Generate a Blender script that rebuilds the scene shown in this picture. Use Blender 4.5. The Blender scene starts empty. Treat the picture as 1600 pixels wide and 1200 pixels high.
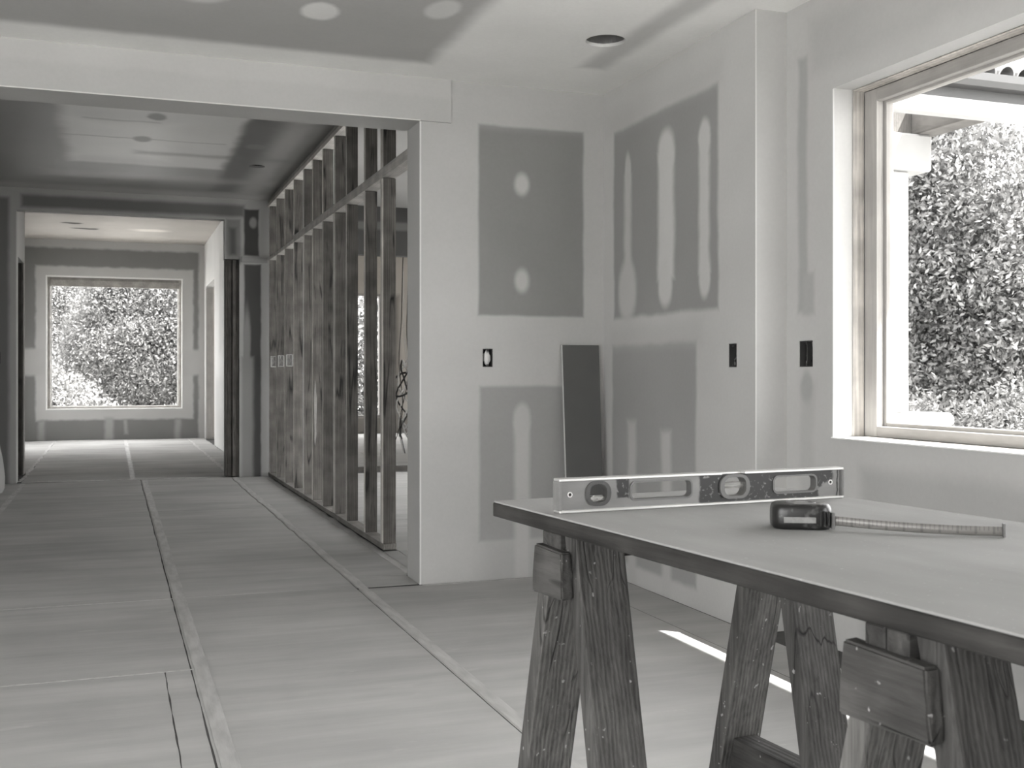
import bpy, bmesh, math, random
import numpy as np
from mathutils import Vector, Matrix, noise
from mathutils.geometry import tessellate_polygon
random.seed(7)
sc = bpy.context.scene
COL = sc.collection
# ------------------------------------------------------------------ camera, sky, sun, exposure
YAW = math.radians(20.03); CH = 1.157
cam_d = bpy.data.cameras.new('camera'); cam = bpy.data.objects.new('camera', cam_d); COL.objects.link(cam)
cam.location = (0, 0, CH); cam.rotation_euler = (math.pi/2, 0, -YAW)
cam_d.sensor_width = 36; cam_d.lens = 36*1714/1600; cam_d.shift_y = -15/1600
cam_d.clip_start = .05; cam_d.clip_end = 400
cam_d.dof.use_dof = True; cam_d.dof.focus_distance = 3.2; cam_d.dof.aperture_fstop = 14
sc.camera = cam
w = bpy.data.worlds.new('sky'); sc.world = w; w.use_nodes = True
bg = w.node_tree.nodes['Background']; bg.inputs[0].default_value = (1, .998, .992, 1); bg.inputs[1].default_value = 1.0
sl = bpy.data.lights.new('sun', 'SUN'); so = bpy.data.objects.new('sun', sl); COL.objects.link(so)
SUN_DIR = Vector((.46, -.47, .887)).normalized()
so.rotation_euler = SUN_DIR.to_track_quat('Z', 'Y').to_euler(); so.location = (8, -8, 14)
sl.energy = 3.2; sl.angle = math.radians(.6); sl.color = (1, .99, .97)
sc.view_settings.view_transform = 'Standard'; sc.view_settings.look = 'None'
sc.view_settings.gamma = 1; sc.view_settings.use_curve_mapping = False
sc.view_settings.exposure = 3.15
sc.cycles.max_bounces = 12; sc.cycles.diffuse_bounces = 8; sc.cycles.transparent_max_bounces = 16
def portal(loc, rot, sx, sy):
    l = bpy.data.lights.new('window_portal', 'AREA'); l.shape = 'RECTANGLE'; l.size = sx; l.size_y = sy
    l.cycles.is_portal = True
    o = bpy.data.objects.new('window_portal', l); COL.objects.link(o); o.location = loc; o.rotation_euler = rot
PI = math.pi
portal((3.14, 2.44, 1.63), (0, PI/2, 0), 1.48, 2.88)
portal((3.14, -1.2, 1.63), (0, PI/2, 0), 1.48, 2.8)
portal((-2.45, -3.4, 1.34), (PI/2, 0, 0), 2.1, 2.6)
portal((-3.68, -.7, 1.38), (0, -PI/2, 0), 2.35, 4.6)
portal((.06, 20.82, 1.7), (-PI/2, 0, 0), 2.28, 2.34)
portal((4.78, 9.5, 1.18), (0, PI/2, 0), 2.05, 5.4)
portal((7.62, 16.5, 1.6), (0, PI/2, 0), 2.2, 5.0)
portal((-2.12, 18.55, 1.6), (0, -PI/2, 0), 2.0, 1.5)

# ------------------------------------------------------------------ helpers
def g3(v, warm=0.0): return (v*(1+warm), v*(.994), v*(.976-warm), 1)
def tag(o, label=None, cat=None, group=None, kind=None):
    if label: o['label'] = label
    if cat: o['category'] = cat
    if group: o['group'] = group
    if kind: o['kind'] = kind
    return o
def link(name, me, mat=None, parent=None, kind=None):
    o = bpy.data.objects.new(name, me); COL.objects.link(o)
    if mat and not me.materials: me.materials.append(mat)
    if parent: o.parent = parent
    if kind: o['kind'] = kind
    return o
def empty(name, loc=(0, 0, 0), rz=0, label=None, cat=None, group=None, kind=None):
    o = bpy.data.objects.new(name, None); COL.objects.link(o); o.location = loc; o.rotation_euler = (0, 0, rz)
    o.empty_display_size = .1
    return tag(o, label, cat, group, kind)
def bm_obj(name, bm, mat=None, parent=None, kind=None, smooth=False):
    me = bpy.data.meshes.new(name); bmesh.ops.recalc_face_normals(bm, faces=bm.faces[:]); bm.to_mesh(me); bm.free()
    if smooth: me.polygons.foreach_set('use_smooth', [True]*len(me.polygons))
    return link(name, me, mat, parent, kind)
def add_box(bm, x0, x1, y0, y1, z0, z1, bev=0):
    vs = [bm.verts.new((x, y, z)) for z in (z0, z1) for (x, y) in ((x0, y0), (x1, y0), (x1, y1), (x0, y1))]
    fs = [(0, 3, 2, 1), (4, 5, 6, 7), (0, 1, 5, 4), (1, 2, 6, 5), (2, 3, 7, 6), (3, 0, 4, 7)]
    F = [bm.faces.new([vs[i] for i in f]) for f in fs]
    if bev:
        es = list({e for f in F for e in f.edges})
        bmesh.ops.bevel(bm, geom=es, offset=bev, segments=1, affect='EDGES')
def box(name, x0, x1, y0, y1, z0, z1, mat, parent=None, kind=None, bev=0):
    bm = bmesh.new(); add_box(bm, x0, x1, y0, y1, z0, z1, bev)
    return bm_obj(name, bm, mat, parent, kind)
def hexa(name, bot, top, mat, parent=None, bev=0, kind=None):
    """prism from four bottom and four top corners, both counter-clockwise"""
    bm = bmesh.new(); vs = [bm.verts.new(p) for p in list(bot)+list(top)]; n = len(bot)
    bm.faces.new(vs[:n][::-1]); bm.faces.new(vs[n:])
    for i in range(n): bm.faces.new((vs[i], vs[(i+1) % n], vs[n+(i+1) % n], vs[n+i]))
    if bev: bmesh.ops.bevel(bm, geom=bm.edges[:], offset=bev, segments=1, affect='EDGES')
    return bm_obj(name, bm, mat, parent, kind)
def rect(x0, x1, y0, y1): return [(x0, y0), (x1, y0), (x1, y1), (x0, y1)]
def circle(cx, cy, r, n=32): return [(cx+r*math.cos(2*PI*i/n), cy+r*math.sin(2*PI*i/n)) for i in range(n)]
def rrect(x0, x1, y0, y1, r, n=6):
    pts = []
    for (cx, cy, a) in ((x1-r, y1-r, 0), (x0+r, y1-r, 90), (x0+r, y0+r, 180), (x1-r, y0+r, 270)):
        for i in range(n+1):
            t = math.radians(a+90*i/n); pts.append((cx+r*math.cos(t), cy+r*math.sin(t)))
    return pts
def panel_bm(axis, a0, a1, outer, holes=()):
    def P(p, a):
        return (a, p[0], p[1]) if axis == 'x' else ((p[0], a, p[1]) if axis == 'y' else (p[0], p[1], a))
    loops = [list(outer)]+[list(h) for h in holes]
    tris = tessellate_polygon([[Vector((p[0], p[1], 0)) for p in L] for L in loops])
    flat = [p for L in loops for p in L]
    bm = bmesh.new()
    A = [bm.verts.new(P(p, a0)) for p in flat]; B = [bm.verts.new(P(p, a1)) for p in flat]
    for t in tris:
        if len(set(t)) < 3: continue
        try:
            bm.faces.new([A[i] for i in t]); bm.faces.new([B[i] for i in t])
        except ValueError: pass
    k = 0
    for L in loops:
        n = len(L)
        for i in range(n):
            j = (i+1) % n
            bm.faces.new((A[k+i], A[k+j], B[k+j], B[k+i]))
        k += n
    return bm
def panel(name, axis, a0, a1, outer, holes=(), mat=None, parent=None, kind=None):
    return bm_obj(name, panel_bm(axis, a0, a1, outer, holes), mat, parent, kind)
def tube(name, pts, r, mat, parent=None, n=6, kind=None):
    bm = bmesh.new(); rings = []
    pts = [Vector(p) for p in pts]
    for i, p in enumerate(pts):
        d = (pts[min(i+1, len(pts)-1)]-pts[max(i-1, 0)]).normalized()
        q = d.to_track_quat('Z', 'Y')
        rings.append([bm.verts.new(p+q @ Vector((r*math.cos(2*PI*k/n), r*math.sin(2*PI*k/n), 0))) for k in range(n)])
    for a, b in zip(rings, rings[1:]):
        for k in range(n): bm.faces.new((a[k], a[(k+1) % n], b[(k+1) % n], b[k]))
    bm.faces.new(rings[0][::-1]); bm.faces.new(rings[-1])
    return bm_obj(name, bm, mat, parent, kind, smooth=True)
# ------------------------------------------------------------------ materials
class NT:
    def __init__(s, name, rough=.7, spec=.3, metal=0):
        s.m = bpy.data.materials.new(name); s.m.use_nodes = True; s.t = s.m.node_tree; s.n = s.t.nodes
        s.b = s.n['Principled BSDF']; s.b.inputs['Roughness'].default_value = rough
        s.b.inputs['Specular IOR Level'].default_value = spec; s.b.inputs['Metallic'].default_value = metal
        s.tc = s.n.new('ShaderNodeTexCoord')
    def put(s, sock, v):
        if hasattr(v, 'is_linked'): s.t.links.new(v, sock)
        else: sock.default_value = v
    def math(s, op, a, b=0, c=None, clamp=False):
        n = s.n.new('ShaderNodeMath'); n.operation = op; n.use_clamp = clamp
        s.put(n.inputs[0], a); s.put(n.inputs[1], b)
        if c is not None: s.put(n.inputs[2], c)
        return n.outputs[0]
    def mapr(s, v, a, b, c, d, smooth=False):
        n = s.n.new('ShaderNodeMapRange'); n.interpolation_type = 'SMOOTHSTEP' if smooth else 'LINEAR'
        s.put(n.inputs[0], v)
        for i, x in enumerate((a, b, c, d)): s.put(n.inputs[i+1], x)
        return n.outputs[0]
    def mix(s, f, a, b):
        n = s.n.new('ShaderNodeMix'); n.data_type = 'RGBA'; s.put(n.inputs[0], f); s.put(n.inputs[6], a); s.put(n.inputs[7], b)
        return n.outputs[2]
    def mapping(s, scale=(1, 1, 1), vec=None, loc=(0, 0, 0)):
        n = s.n.new('ShaderNodeMapping'); s.put(n.inputs[0], vec or s.tc.outputs['Object'])
        n.inputs['Scale'].default_value = scale; n.inputs['Location'].default_value = loc
        return n.outputs[0]
    def noise(s, scale=5, detail=3, vec=None, rough=.5, dist=0):
        n = s.n.new('ShaderNodeTexNoise'); s.put(n.inputs['Vector'], vec or s.tc.outputs['Object'])
        n.inputs['Scale'].default_value = scale; n.inputs['Detail'].default_value = detail
        n.inputs['Roughness'].default_value = rough; n.inputs['Distortion'].default_value = dist
        return n.outputs[0]
    def bump(s, h, strength=.3, dist=.01):
        n = s.n.new('ShaderNodeBump'); s.put(n.inputs['Height'], h); n.inputs['Strength'].default_value = strength
        n.inputs['Distance'].default_value = dist; s.t.links.new(n.outputs[0], s.b.inputs['Normal'])
    def color(s, c): s.put(s.b.inputs['Base Color'], c)
MUD, BRD = .53, .25
def mask(T, u, v, it):
    kind, c1, c2, h1, h2, soft = it[:6]
    a = T.math('SUBTRACT', u, c1); b = T.math('SUBTRACT', v, c2)
    if kind == 'B':
        a = T.math('SUBTRACT', T.math('ABSOLUTE', a), h1); b = T.math('SUBTRACT', T.math('ABSOLUTE', b), h2)
        d = T.math('MAXIMUM', a, b)
        return T.mapr(d, -soft, soft, 1, 0, True)
    a = T.math('DIVIDE', a, h1); b = T.math('DIVIDE', b, h2)
    d = T.math('SQRT', T.math('ADD', T.math('MULTIPLY', a, a), T.math('MULTIPLY', b, b)))
    return T.mapr(d, 1-soft, 1+soft, 1, 0, True)
def R(a0, a1, b0, b1, soft, col, strength=1.0): return ('B', (a0+a1)/2, (b0+b1)/2, abs(a1-a0)/2, abs(b1-b0)/2, soft, col, strength)
def D(c1, c2, r1, r2, soft, col, strength=1.0): return ('E', c1, c2, r1, r2, soft, col, strength)
def drywall(name, axis, base=MUD, items=(), warp=.02, warm=0, wscale=5, rough=.75, spec=.25):
    """joint compound and bare board laid over each other as soft-edged patches on the wall's own plane"""
    T = NT(name, rough, spec)
    sp = T.n.new('ShaderNodeSeparateXYZ'); T.put(sp.inputs[0], T.tc.outputs['Object'])
    u, v = {'x': (1, 2), 'y': (0, 2), 'z': (0, 1)}[axis]
    n1 = T.math('MULTIPLY_ADD', T.noise(wscale, 3), warp*2, -warp); n2 = T.math('MULTIPLY_ADD', T.noise(wscale, 3, T.mapping(loc=(7, 3, 5))), warp*2, -warp)
    U = T.math('ADD', sp.outputs[u], n1); V = T.math('ADD', sp.outputs[v], n2)
    col = g3(base, warm)
    for it in items:
        m = mask(T, U, V, it)
        if it[7] != 1: m = T.math('MULTIPLY', m, it[7])
        col = T.mix(m, col, g3(it[6], warm))
    big = T.mapr(T.noise(1.4, 4), .3, .7, .94, 1.05)
    fine = T.mapr(T.noise(60, 2), .3, .7, .985, 1.015)
    n = T.n.new('ShaderNodeMix'); n.data_type = 'RGBA'; n.blend_type = 'MULTIPLY'; n.inputs[0].default_value = 1
    T.put(n.inputs[6], col); T.put(n.inputs[7], T.math('MULTIPLY', big, fine)); T.color(n.outputs[2])
    T.bump(T.noise(9, 4), .06, .01)
    return T.m
def wood(name, dark, light, grain=14, axis='z', rough=.75, crack=.0, blotch=.3, warm=.03, pale=None, bump=.25):
    T = NT(name, rough, .25)
    k = {'x': (.06, 1, 1), 'y': (1, .06, 1), 'z': (1, 1, .06)}[axis]
    vec = T.mapping(k)
    oi = T.n.new('ShaderNodeObjectInfo')
    off = T.n.new('ShaderNodeVectorMath'); off.operation = 'ADD'; T.put(off.inputs[0], vec)
    T.put(off.inputs[1], T.math('MULTIPLY', oi.outputs['Random'], 40))
    vec = off.outputs[0]
    g = T.noise(grain*4.5, 6, vec, .7, .4); g2 = T.noise(grain*.55, 3, vec, .5, 1.0)
    wv = T.n.new('ShaderNodeTexWave'); wv.wave_type = 'BANDS'; wv.bands_direction = 'X'
    T.put(wv.inputs['Vector'], vec); wv.inputs['Scale'].default_value = grain*1.6; wv.inputs['Distortion'].default_value = 5
    wv.inputs['Detail'].default_value = 3; wv.inputs['Detail Scale'].default_value = 1.2
    f = T.math('ADD', T.math('MULTIPLY', g, .68), T.math('MULTIPLY', wv.outputs['Fac'], .14))
    f = T.math('ADD', f, T.math('MULTIPLY', g2, .35))
    f = T.mapr(f, .35, .85, 0, 1)
    col = T.mix(f, g3(dark, warm), g3(light, warm))
    bl = T.mapr(T.noise(7, 3), .35, .7, 1-blotch, 1+blotch*.6)
    n = T.n.new('ShaderNodeMix'); n.data_type = 'RGBA'; n.blend_type = 'MULTIPLY'; n.inputs[0].default_value = 1
    T.put(n.inputs[6], col); T.put(n.inputs[7], bl); col = n.outputs[2]
    rv = T.mapr(oi.outputs['Random'], 0, 1, .65, 1.25)
    n = T.n.new('ShaderNodeMix'); n.data_type = 'RGBA'; n.blend_type = 'MULTIPLY'; n.inputs[0].default_value = 1
    T.put(n.inputs[6], col); T.put(n.inputs[7], rv); col = n.outputs[2]
    h = f
    if crack:
        c = T.noise(grain*.8, 2, vec, .4, .5)
        cm = T.mapr(T.math('ABSOLUTE', T.math('SUBTRACT', c, .5)), 0, crack, 1, 0)
        cm = T.math('MULTIPLY', cm, T.mapr(T.noise(5, 1), .45, .6, 0, 1))
        col = T.mix(cm, col, g3(dark*.25)); h = T.math('SUBTRACT', h, cm)
    if pale:
        sp = T.mapr(T.noise(70, 2), .70, .75, 0, .7); col = T.mix(sp, col, g3(pale))
    T.color(col); T.bump(h, bump, .004)
    return T.m
def plain(name, v, rough=.6, spec=.4, metal=0, warm=0, nz=0, nscale=20):
    T = NT(name, rough, spec, metal)
    if nz:
        T.color(T.mix(T.noise(nscale, 4), g3(v*(1-nz), warm), g3(v*(1+nz), warm))); T.bump(T.noise(nscale*2, 3), .1, .003)
    else: T.color(g3(v, warm))
    return T.m
M = {}
M['stud'] = wood('stud_wood', .08, .22, 13, 'z', crack=.03, blotch=.3, warm=.05)
M['plate'] = wood('plate_wood', .22, .44, 12, 'y', blotch=.2, warm=.04)
M['lightplate'] = wood('pale_plate_wood', .48, .74, 12, 'y', blotch=.2, warm=.03)
M['darkpost'] = wood('dark_post_wood', .05, .15, 13, 'z', crack=.012, warm=.06)
M['old'] = wood('weathered_wood', .028, .155, 24, 'z', crack=.014, blotch=.25, warm=.02, pale=.4, bump=.5)
M['oldx'] = wood('weathered_wood_across', .03, .11, 17, 'x', crack=.015, blotch=.4, warm=.02, pale=.42, bump=.6)
M['oldy'] = wood('weathered_wood_block', .018, .085, 15, 'y', crack=.012, blotch=.45, warm=.02, pale=.45, bump=.6)
M['edge'] = wood('tabletop_edge_wood', .02, .075, 15, 'y', blotch=.4, warm=.03, bump=.35)
M['frame'] = wood('window_frame_wood', .26, .40, 9, 'z', blotch=.08, warm=.03, bump=.1)
M['framey'] = wood('window_rail_wood', .34, .50, 9, 'y', blotch=.08, warm=.03, bump=.1)
M['buck'] = wood('rough_buck_wood', .30, .62, 9, 'z', blotch=.25, warm=.05, bump=.2)
M['porch'] = wood('porch_timber', .07, .15, 7, 'y', blotch=.25, warm=.05, bump=.2)
M['white'] = plain('white_paint', .82, .5, .4, nz=.03)
M['stucco'] = plain('white_stucco', .34, .9, .1, nz=.03, nscale=60)
M['black'] = plain('dark_void', .01, .9, .1)
M['metal'] = plain('galvanised_metal', .35, .4, .5, .6, nz=.2, nscale=30)
M['boxmetal'] = plain('dark_box_metal', .05, .6, .4, .2, nz=.3)
M['cable'] = plain('black_cable', .02, .5, .4)
M['boxwire'] = plain('dusty_wire', .22, .7, .2, nz=.3)
M['cablewhite'] = plain('white_cable', .6, .5, .4)
M['fascia'] = plain('grey_fascia', .035, .5, .4, nz=.1)
M['bright'] = drywall('end_reveal_drywall', 'x', .66)

# ------------------------------------------------------------------ floor with paper sheets and tape
Tp = NT('floor_paper', .85, .15)
vv = Tp.mapping((.35, 2.6, 1)); a = Tp.noise(2.2, 5, vv, .6); b = Tp.noise(1.1, 4)
c = Tp.noise(.55*30, 3, Tp.mapping((.4, 2.2, 1)))
f = Tp.math('ADD', Tp.math('MULTIPLY', a, .5), Tp.math('MULTIPLY', b, .5))
f = Tp.mapr(f, .38, .62, 0, 1)
col = Tp.mix(f, g3(.37), g3(.49))
sp = Tp.mapr(Tp.noise(5, 5, Tp.mapping((.5, 1.6, 1)), .7), .62, .72, 0, .45)
Tp.color(Tp.mix(sp, col, g3(.56)))
Tp.bump(Tp.math('ADD', Tp.noise(3.0, 3, Tp.mapping((.25, 2.4, 1))), Tp.math('MULTIPLY', c, .12)), .22, .03)
M['paper'] = Tp.m
M['slab'] = plain('subfloor', .10, .9, .1, nz=.2)
Tt = NT('seam_tape', .6, .3)
Tt.color(Tt.mix(Tt.mapr(Tt.noise(9, 4, Tt.mapping((3, .6, 1))), .35, .65, 0, 1), g3(.40), g3(.52)))
Tt.bump(Tt.noise(20, 3, Tt.mapping((4, .6, 1))), .3, .004)
M['tape'] = Tt.m
floor = panel('floor', 'z', -.12, 0, rect(-3.9, 7.8, -3.5, 21.2), (), M['slab'], None, 'structure')
def ripple(x, y):
    A = .0004 + .018*min(1, max(0, (y-5)/4)) + .003*min(1, max(0, (y-12.6)/2))
    n = noise.noise(Vector((x*.6, y*3.2, 3.1)))*.7 + noise.noise(Vector((x*1.6+9, y*6.5, 1.7)))*.3
    return .0012 + max(0, A*(n+.45))
def sheet(x0, x1, y0, y1, name='paper_sheet', mat='paper', lift=0, dx=.16, dy=.055, jag=0, parent=floor):
    nx = max(1, int((x1-x0)/dx)); ny = max(1, int((y1-y0)/dy))
    xs = np.linspace(x0, x1, nx+1); ys = np.linspace(y0, y1, ny+1); verts = []; faces = []
    for y in ys:
        j0 = jag*noise.noise(Vector((x0*5, y*7, 0))); j1 = jag*noise.noise(Vector((x1*5, y*7, 4)))
        for i, x in enumerate(xs):
            xx = x + (j0 if i == 0 else 0) + (j1 if i == nx else 0)
            verts.append((xx, y, ripple(x, y)+lift))
    W = nx+1
    for j in range(ny):
        for i in range(nx):
            k = j*W+i; faces.append((k, k+1, k+W+1, k+W))
    ring = [i for i in range(W)] + [j*W+nx for j in range(1, ny+1)] + [ny*W+i for i in range(nx-1, -1, -1)] + [j*W for j in range(ny-1, 0, -1)]
    b0 = len(verts)
    for r in ring: verts.append((verts[r][0], verts[r][1], 0.0 if lift == 0 else verts[r][2]-lift-.0005))
    n = len(ring)
    for r in ring: verts.append(verts[r])
    for i in range(n): faces.append((b0+n+i, b0+i, b0+(i+1) % n, b0+n+(i+1) % n))
    me = bpy.data.meshes.new(name); me.from_pydata(verts, [], faces)
    me.polygons.foreach_set('use_smooth', [True]*len(me.polygons))
    me.materials.append(M[mat]); return link(name, me, None, parent)
G = .003
for (x0, x1, rows) in (
    (-3.58, -.885, ((-3.2, .5), (.5, 4.47), (4.47, 5.82))),
    (-.875, .19, ((-3.2, 1.8), (1.8, 4.47))),
    (.195, .287, ((-3.2, 1.8), (1.8, 4.47))),
    (-.875, .287, ((4.47, 5.9), (5.9, 9.2), (9.2, 12.62))),
    (.293, 1.237, ((-3.2, 2.2), (2.2, 5.9), (5.9, 9.6), (9.6, 12.62))),
    (1.243, 2.425, ((-3.2, 1.4), (1.4, 5.82))),
    (2.431, 2.69, ((-3.2, 5.82),)),
    (1.243, 1.655, ((6.14, 12.62),)), (1.243, 1.585, ((5.86, 6.134),)), (1.66, 1.755, ((6.14, 6.99),)),
    (-1.28, -.885, ((5.86, 12.62),)),
    (-1.85, -.915, ((14.02, 20.58),)), (-.9, .21, ((12.68, 16.3), (16.3, 20.58))), (.215, 1.262, ((12.68, 16.9), (16.9, 20.58))), (1.268, 1.55, ((12.82, 20.58),)),
    (1.76, 3.2, ((6.13, 8.4), (8.4, 10.6), (10.6, 12.62))), (3.206, 4.58, ((6.13, 9.2), (9.2, 12.62))),
    (1.72, 3.4, ((12.98, 17), (17, 20.95))), (3.41, 5.3, ((12.98, 16), (16, 20.95))), (5.31, 7.4, ((12.98, 20.95),)),
):
    for (y0, y1) in rows: sheet(x0, x1, y0+G, y1-G, jag=.004 if x1 < .3 else .0015)
def tape(x0, x1, y0, y1, **k): return sheet(x0, x1, y0, y1, 'seam_tape', 'tape', .0007+.0010*min(1, max(0, (y1-4)/6)), dx=.03, **k)
tape(.303, .357, -3, 12.6, jag=.003); tape(1.250, 1.300, -3, 12.55, jag=.003); tape(-.905, -.855, -2, 12.6, jag=.003)
tape(.19, .245, 12.7, 20.5, jag=.02); tape(1.245, 1.285, 12.85, 20.4, jag=.02); tape(-.94, -.90, 12.7, 20.4, jag=.02)
tape(-.86, .30, 4.458, 4.474, dy=.01); tape(-.86, .30, 5.897, 5.91, dy=.01)
tape(-.9, 1.15, 12.64, 12.69, dy=.01); tape(3.18, 3.23, 6.2, 12.5, jag=.01); tape(1.60, 1.64, 6.2, 12.5)
tape(1.6, 2.68, 5.80, 5.825, dy=.01)

# ------------------------------------------------------------------ drywall patterns
ZT = 2.79
m_back = drywall('back_wall_drywall', 'y', MUD*.88, [
    R(1.93, 2.57, 1.49, 2.56, .012, BRD), R(1.90, 2.60, 2.56, 2.66, .05, .45, .55),
    R(1.935, 2.60, .22, 1.09, .014, BRD*1.25), R(1.96, 2.62, -.1, .25, .1, BRD*1.4, .6),
    D(2.19, 2.238, .042, .062, .45, .5), D(2.19, 1.69, .042, .065, .45, .48),
    R(2.145, 2.235, -.2, .88, .02, .46), D(2.19, .90, .052, .09, .3, .45)], warp=.008)
m_proj = drywall('projection_drywall', 'x', MUD*.98, [
    R(4.55, 5.70, 1.47, 2.54, .02, BRD*1.2), R(4.5, 5.8, 2.54, 2.66, .06, .46, .5),
    R(4.76, 5.72, .1, 1.32, .02, BRD*1.35), R(4.70, 5.74, 1.3, 1.42, .04, .46, .5),
    R(4.99, 5.16, 1.66, 2.30, .03, .58), D(5.07, 2.31, .09, .11, .3, .58), D(5.08, 1.63, .07, .12, .3, .56), R(5.485, 5.565, 1.7, 2.26, .03, .50), D(5.525, 2.28, .04, .11, .3, .5), D(5.53, 1.62, .11, .17, .3, .5), R(4.63, 4.73, 1.66, 2.30, .025, .55), D(4.68, 2.31, .055, .09, .3, .55), D(4.68, 1.63, .05, .1, .3, .55),
    R(5.02, 5.12, -.1, .86, .03, .5), R(5.42, 5.52, -.1, .9, .03, .48)], warp=.02)
m_right = drywall('right_wall_drywall', 'x', MUD*.95, [
    R(4.07, 4.14, 1.43, 2.55, .02, BRD*1.5), R(4.02, 4.10, 1.42, 1.6, .02, BRD*1.6), R(-3, 4.05, 2.45, 2.7, .06, BRD*1.7, .8),
    R(4.02, 4.12, .1, 1.12, .03, BRD*1.7, .7), R(-3, 3.7, .08, .78, .05, BRD*1.55, .85), D(4.08, 1.1, .04, .07, .4, BRD*1.5)], warp=.02)
m_ceil = drywall('main_ceiling_drywall', 'z', .88, [
    R(-3.6, 1.56, -3.5, 5.56, .06, .47), R(2.33, 2.47, -3.5, 5.35, .05, .5, .75), R(-3.6, 1.56, 2.9, 3.2, .08, .58, .8),
    D(.88, 4.93, .085, .12, .2, .85), D(1.39, 4.72, .075, .13, .25, .7), D(.35, 4.85, .13, .14, .25, .7)], warp=.02)
m_header = drywall('header_drywall', 'y', MUD*.93, [R(-3, 1.9, 2.50, 2.69, .02, MUD*.84, .6)], warp=.02)
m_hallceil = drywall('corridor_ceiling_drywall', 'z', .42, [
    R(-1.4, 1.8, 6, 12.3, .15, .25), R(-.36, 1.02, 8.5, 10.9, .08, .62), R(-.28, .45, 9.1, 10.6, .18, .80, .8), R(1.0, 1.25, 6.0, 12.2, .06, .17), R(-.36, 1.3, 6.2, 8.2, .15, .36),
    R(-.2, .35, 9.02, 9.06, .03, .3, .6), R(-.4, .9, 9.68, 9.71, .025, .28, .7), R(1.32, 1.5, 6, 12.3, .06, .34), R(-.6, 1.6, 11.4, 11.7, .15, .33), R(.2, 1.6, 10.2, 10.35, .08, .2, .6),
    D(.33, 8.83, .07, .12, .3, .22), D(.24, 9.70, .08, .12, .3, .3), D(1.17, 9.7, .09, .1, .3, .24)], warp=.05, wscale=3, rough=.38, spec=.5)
m_wall2 = drywall('corridor_end_drywall', 'y', .40, [
    R(-1.3, -1.02, -.1, 3.02, .03, .17), R(-.9, 1.4, 2.93, 3.06, .03, .17), R(1.2, 1.36, 2.4, 2.9, .02, .24), R(1.24, 1.31, 2.5, 2.8, .03, .12),
    R(1.40, 1.56, 2.5, 3.02, .015, .07), R(1.40, 1.585, -.1, 2.40, .015, .075), R(1.37, 1.50, -.1, 1.35, .03, .26), D(1.43, 1.5, .04, .4, .4, .26), D(1.5, 2.87, .04, .06, .4, .3),
    R(2.4, 7, 2.5, 3.2, .05, .09), R(2.4, 7, 2.86, 2.95, .02, .2)], warp=.012)
m_far = drywall('far_wall_drywall', 'y', .48, [
    R(-1.60, 1.47, -.1, 3.36, .03, .22), R(-1.24, 1.38, .36, 3.04, .03, .50), R(-2, 2, 1.14, 1.60, .04, .48),
    R(-.12, .02, -.1, .4, .04, .38), R(-1.2, -1.1, -.1, .35, .04, .36), R(1.06, 1.16, -.1, .35, .04, .36), R(.2, .26, .1, .35, .03, .36)], warp=.03, wscale=5)
m_farright = drywall('far_right_wall_drywall', 'x', .62, [
    R(13, 18.2, .1, 1.1, .1, .5, .5), R(14.2, 15.2, 1.4, 2.7, .15, .45, .6), R(16.5, 17.6, 1.5, 3.0, .15, .46, .6), R(15.6, 15.9, .1, 3.2, .1, .42, .6)], warp=.08, wscale=2)
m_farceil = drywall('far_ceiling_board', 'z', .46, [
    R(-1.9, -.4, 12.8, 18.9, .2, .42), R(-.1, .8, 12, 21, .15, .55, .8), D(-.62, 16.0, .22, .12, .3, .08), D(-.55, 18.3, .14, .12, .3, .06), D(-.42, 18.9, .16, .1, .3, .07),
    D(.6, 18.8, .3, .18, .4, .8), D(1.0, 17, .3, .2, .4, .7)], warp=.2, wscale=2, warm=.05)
m_plain = drywall('plain_drywall', 'y', .45)
m_plainx = drywall('plain_drywall_side', 'x', .28, [R(6, 13, .1, 2.5, .1, .2)])
m_side = drywall('side_room_drywall', 'x', .55)
m_pink = drywall('side_room_far_drywall', 'y', .40, [R(5.0, 5.3, -.1, 2.7, .08, .2), R(2, 8, -.1, .32, .03, .2)], warm=.06)

# ------------------------------------------------------------------ room shell
S = 'structure'
# main room
panel('wall_back', 'y', 5.84, 6.11, [(-3.75, 0), (-1.3, 0), (-1.3, 2.551), (1.59, 2.551), (1.59, 0), (2.70, 0), (2.84, 0), (3.1, 0), (3.1, 3.3), (-3.75, 3.3)],
      [rect(1.954, 2.014, 1.198, 1.302)], m_back, None, S)
box('trim_1', -3.6, 1.766, 5.828, 5.84, 2.551, ZT, m_header, None, S)
panel('wall_right_projection', 'x', 2.70, 2.84, rect(4.238, 5.84, 0, ZT), [rect(4.388, 4.458, 1.19, 1.30)], m_proj, None, S)
box('wall_right_return', 2.70, 2.86, 4.228, 4.238, 0, ZT, drywall('return_drywall', 'y', MUD*.9), None, S)
panel('wall_right', 'x', 2.86, 2.962, rect(-3.3, 5.84, 0, ZT), [rect(1.0, 3.884, .887, 2.365), rect(-2.6, .2, .887, 2.365), rect(4.03, 4.13, 1.19, 1.305)], m_right, None, S)
panel('wall_right_outer', 'x', 2.962, 3.14, rect(-3.5, 6.11, -.1, 3.3), [rect(1.0, 3.884, .887, 2.365), rect(-2.6, .2, .887, 2.365)], M['stucco'], None, S)
panel('wall_rear', 'y', -3.5, -3.3, rect(-3.75, 2.86, 0, ZT), [rect(-3.5, -1.4, .02, 2.66)], m_plain, None, S)  # rear opening added out of view to bring daylight into the room
panel('wall_left', 'x', -3.75, -3.6, rect(-3.3, 5.84, 0, ZT), [rect(-3.0, 1.6, .2, 2.55)], m_side, None, S)  # opening added out of view for extra daylight from the left
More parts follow.
